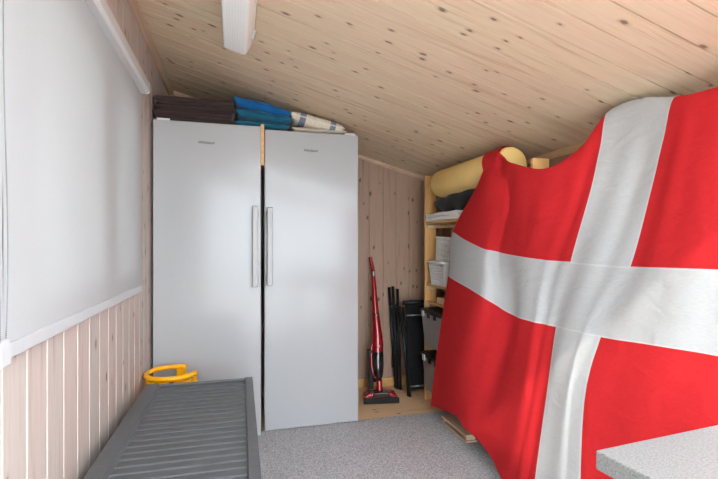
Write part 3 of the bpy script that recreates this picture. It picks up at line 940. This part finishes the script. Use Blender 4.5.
# ---------------------------------------------------------------- flag
FLAG = [
    (0.0, [(1.51, 2.336, 1.693), (1.45, 2.336, 1.703), (1.345, 2.238, 1.584), (1.335, 2.329, 1.471), (1.36, 2.651, 1.248), (1.34, 2.682, 0.961), (1.3, 2.733, 0.534), (1.26, 2.772, 0.088)]),
    (2.5, [(1.51, 2.253, 1.689), (1.45, 2.253, 1.699), (1.342, 2.123, 1.576), (1.31, 2.12, 1.404), (1.33, 2.255, 1.153), (1.3, 2.225, 0.899), (1.26, 2.298, 0.558), (1.24, 2.38, 0.173)]),
    (3.8, [(1.385, 2.051, 1.576), (1.355, 2.051, 1.611), (1.335, 2.029, 1.514), (1.325, 2.023, 1.364), (1.345, 2.147, 1.132), (1.32, 2.098, 0.854), (1.275, 2.152, 0.51), (1.24, 2.228, 0.146)]),
    (5.5, [(1.37, 1.951, 1.533), (1.34, 1.951, 1.568), (1.335, 1.952, 1.458), (1.34, 1.967, 1.33), (1.36, 2.058, 1.118), (1.34, 1.984, 0.817), (1.29, 2.023, 0.467), (1.24, 2.093, 0.127)]),
    (8.0, [(1.39, 1.745, 1.476), (1.36, 1.745, 1.511), (1.35, 1.745, 1.406), (1.35, 1.766, 1.28), (1.36, 1.808, 1.1), (1.33, 1.811, 0.811), (1.27, 1.795, 0.453), (1.22, 1.83, 0.051)]),
    (10.0, [(1.53, 1.597, 1.544), (1.42, 1.597, 1.579), (1.39, 1.592, 1.462), (1.38, 1.622, 1.324), (1.37, 1.704, 1.094), (1.34, 1.732, 0.81), (1.28, 1.722, 0.467), (1.22, 1.732, 0.08)]),
    (12.0, [(1.57, 1.489, 1.67), (1.46, 1.489, 1.705), (1.435, 1.499, 1.56), (1.41, 1.52, 1.391), (1.38, 1.604, 1.093), (1.35, 1.66, 0.809), (1.29, 1.648, 0.5), (1.23, 1.655, 0.098)]),
    (14.0, [(1.58, 1.349, 1.68), (1.47, 1.349, 1.715), (1.445, 1.361, 1.562), (1.42, 1.382, 1.383), (1.38, 1.446, 1.088), (1.34, 1.518, 0.814), (1.28, 1.521, 0.535), (1.24, 1.512, 0.1)]),
    (16.0, [(1.57, 1.201, 1.64), (1.46, 1.201, 1.675), (1.44, 1.225, 1.539), (1.42, 1.254, 1.368), (1.38, 1.308, 1.087), (1.34, 1.405, 0.816), (1.28, 1.419, 0.566), (1.24, 1.395, 0.1)]),
    (20.5, [(1.57, 1.046, 1.626), (1.46, 1.046, 1.661), (1.43, 1.034, 1.519), (1.4, 1.024, 1.354), (1.36, 0.986, 1.094), (1.33, 0.964, 0.85), (1.29, 0.951, 0.649), (1.24, 0.933, 0.1)]),
    (28.0, [(1.585, 0.546, 1.626), (1.475, 0.546, 1.661), (1.445, 0.534, 1.519), (1.415, 0.524, 1.354), (1.375, 0.486, 1.094), (1.345, 0.464, 0.85), (1.305, 0.451, 0.649), (1.255, 0.433, 0.1)]),
    (37.0, [(1.57, 0.046, 1.626), (1.46, 0.046, 1.661), (1.43, 0.034, 1.519), (1.4, 0.024, 1.354), (1.36, -0.014, 1.094), (1.33, -0.036, 0.85), (1.29, -0.049, 0.649), (1.24, -0.067, 0.1)]),
]
VROW = [27, 25, 22.4, 19.8, 16, 12, 6, 0]
def cr(p0, p1, p2, p3, t):
    return .5*((2*p1)+(p2-p0)*t+(2*p0-5*p1+4*p2-p3)*t*t+(3*p1-p0-3*p2+p3)*t**3)
def flag():
    us = [c[0] for c in FLAG]; G = [[Vector(p) for p in c[1]] for c in FLAG]
    nc, nr = len(G), len(G[0]); per = 10
    def rowpt(ci, rf):
        i = min(int(rf), nr-2); t = rf-i; g = G[ci]
        return cr(g[max(i-1, 0)], g[i], g[i+1], g[min(i+2, nr-1)], t)
    def pt(cf, rf):
        i = min(int(cf), nc-2); t = cf-i
        q = [rowpt(k, rf) for k in (max(i-1, 0), i, i+1, min(i+2, nc-1))]
        return cr(*q, t)
    bm = bm_new(); uvl = bm.loops.layers.uv.new('UVMap')
    grid, uvs = [], []
    for a in range((nc-1)*per+1):
        cf = a/per; i = min(int(cf), nc-2); u = us[i]+(us[i+1]-us[i])*(cf-i)
        col_, uc = [], []
        for b_ in range((nr-1)*per+1):
            rf = b_/per; j = min(int(rf), nr-2); v = VROW[j]+(VROW[j+1]-VROW[j])*(rf-j)
            p = pt(cf, rf)
            fade = min(1, max(0, (rf-1.0)/1.5))
            # soft hanging folds
            d = .008*math.sin(u*1.15+.10*v+.8)*fade*(1.0 if u < 7 else .4)+.0025*math.sin(u*3.1-.35*v)*fade
            p.x += d
            # lies over the rolled mat instead of passing through it
            if 2.10 < p.y < 2.99:
                vx, vz = p.x-1.445, p.z-1.600; dist = math.hypot(vx, vz)
                if 1e-4 < dist < .106:
                    p.x = 1.445+vx/dist*.106; p.z = 1.600+vz/dist*.106
            col_.append(bm.verts.new(p)); uc.append((u/100, v/100))
        grid.append(col_); uvs.append(uc)
    for a in range(len(grid)-1):
        for b_ in range(len(grid[0])-1):
            f = bm.faces.new((grid[a][b_], grid[a+1][b_], grid[a+1][b_+1], grid[a][b_+1]))
            for lp, (x_, y_) in zip(f.loops, ((a, b_), (a+1, b_), (a+1, b_+1), (a, b_+1))): lp[uvl].uv = uvs[x_][y_]
    o = obj('flag', bm, M['flag'], smooth=True, origin=(1.3, 1.5, 0))
    s = o.modifiers.new('solid', 'SOLIDIFY'); s.thickness = .0012; s.offset = 0; s.use_rim = False
    return tag(o, 'large red flag with a white cross draped over the shelves', 'flag')
flag()

# ---------------------------------------------------------------- worktop by the camera
tb = thing('worktop_table', 'light grey speckled laminate worktop at the lower right corner', 'worktop', (.62, .66, 0.007), (0, 0, R(4.8)))
bm = bm_new(); box(bm, 0, .54, -.95, 0, .762, .796)
obj('tabletop', bm, M['laminate'], tb, bevel=.003, seg=2)
for lx, ly in ((.07, -.06), (.50, -.06), (.07, -.86), (.50, -.86)):
    bm = bm_new(); box(bm, lx-.02, lx+.02, ly-.02, ly+.02, 0, .762)
    obj('leg', bm, M['handle'], tb, bevel=.003)
for yy in (-.07, -.87):
    bm = bm_new(); box(bm, .07, .50, yy, yy+.02, .70, .758)
    obj('apron', bm, M['handle'], tb)
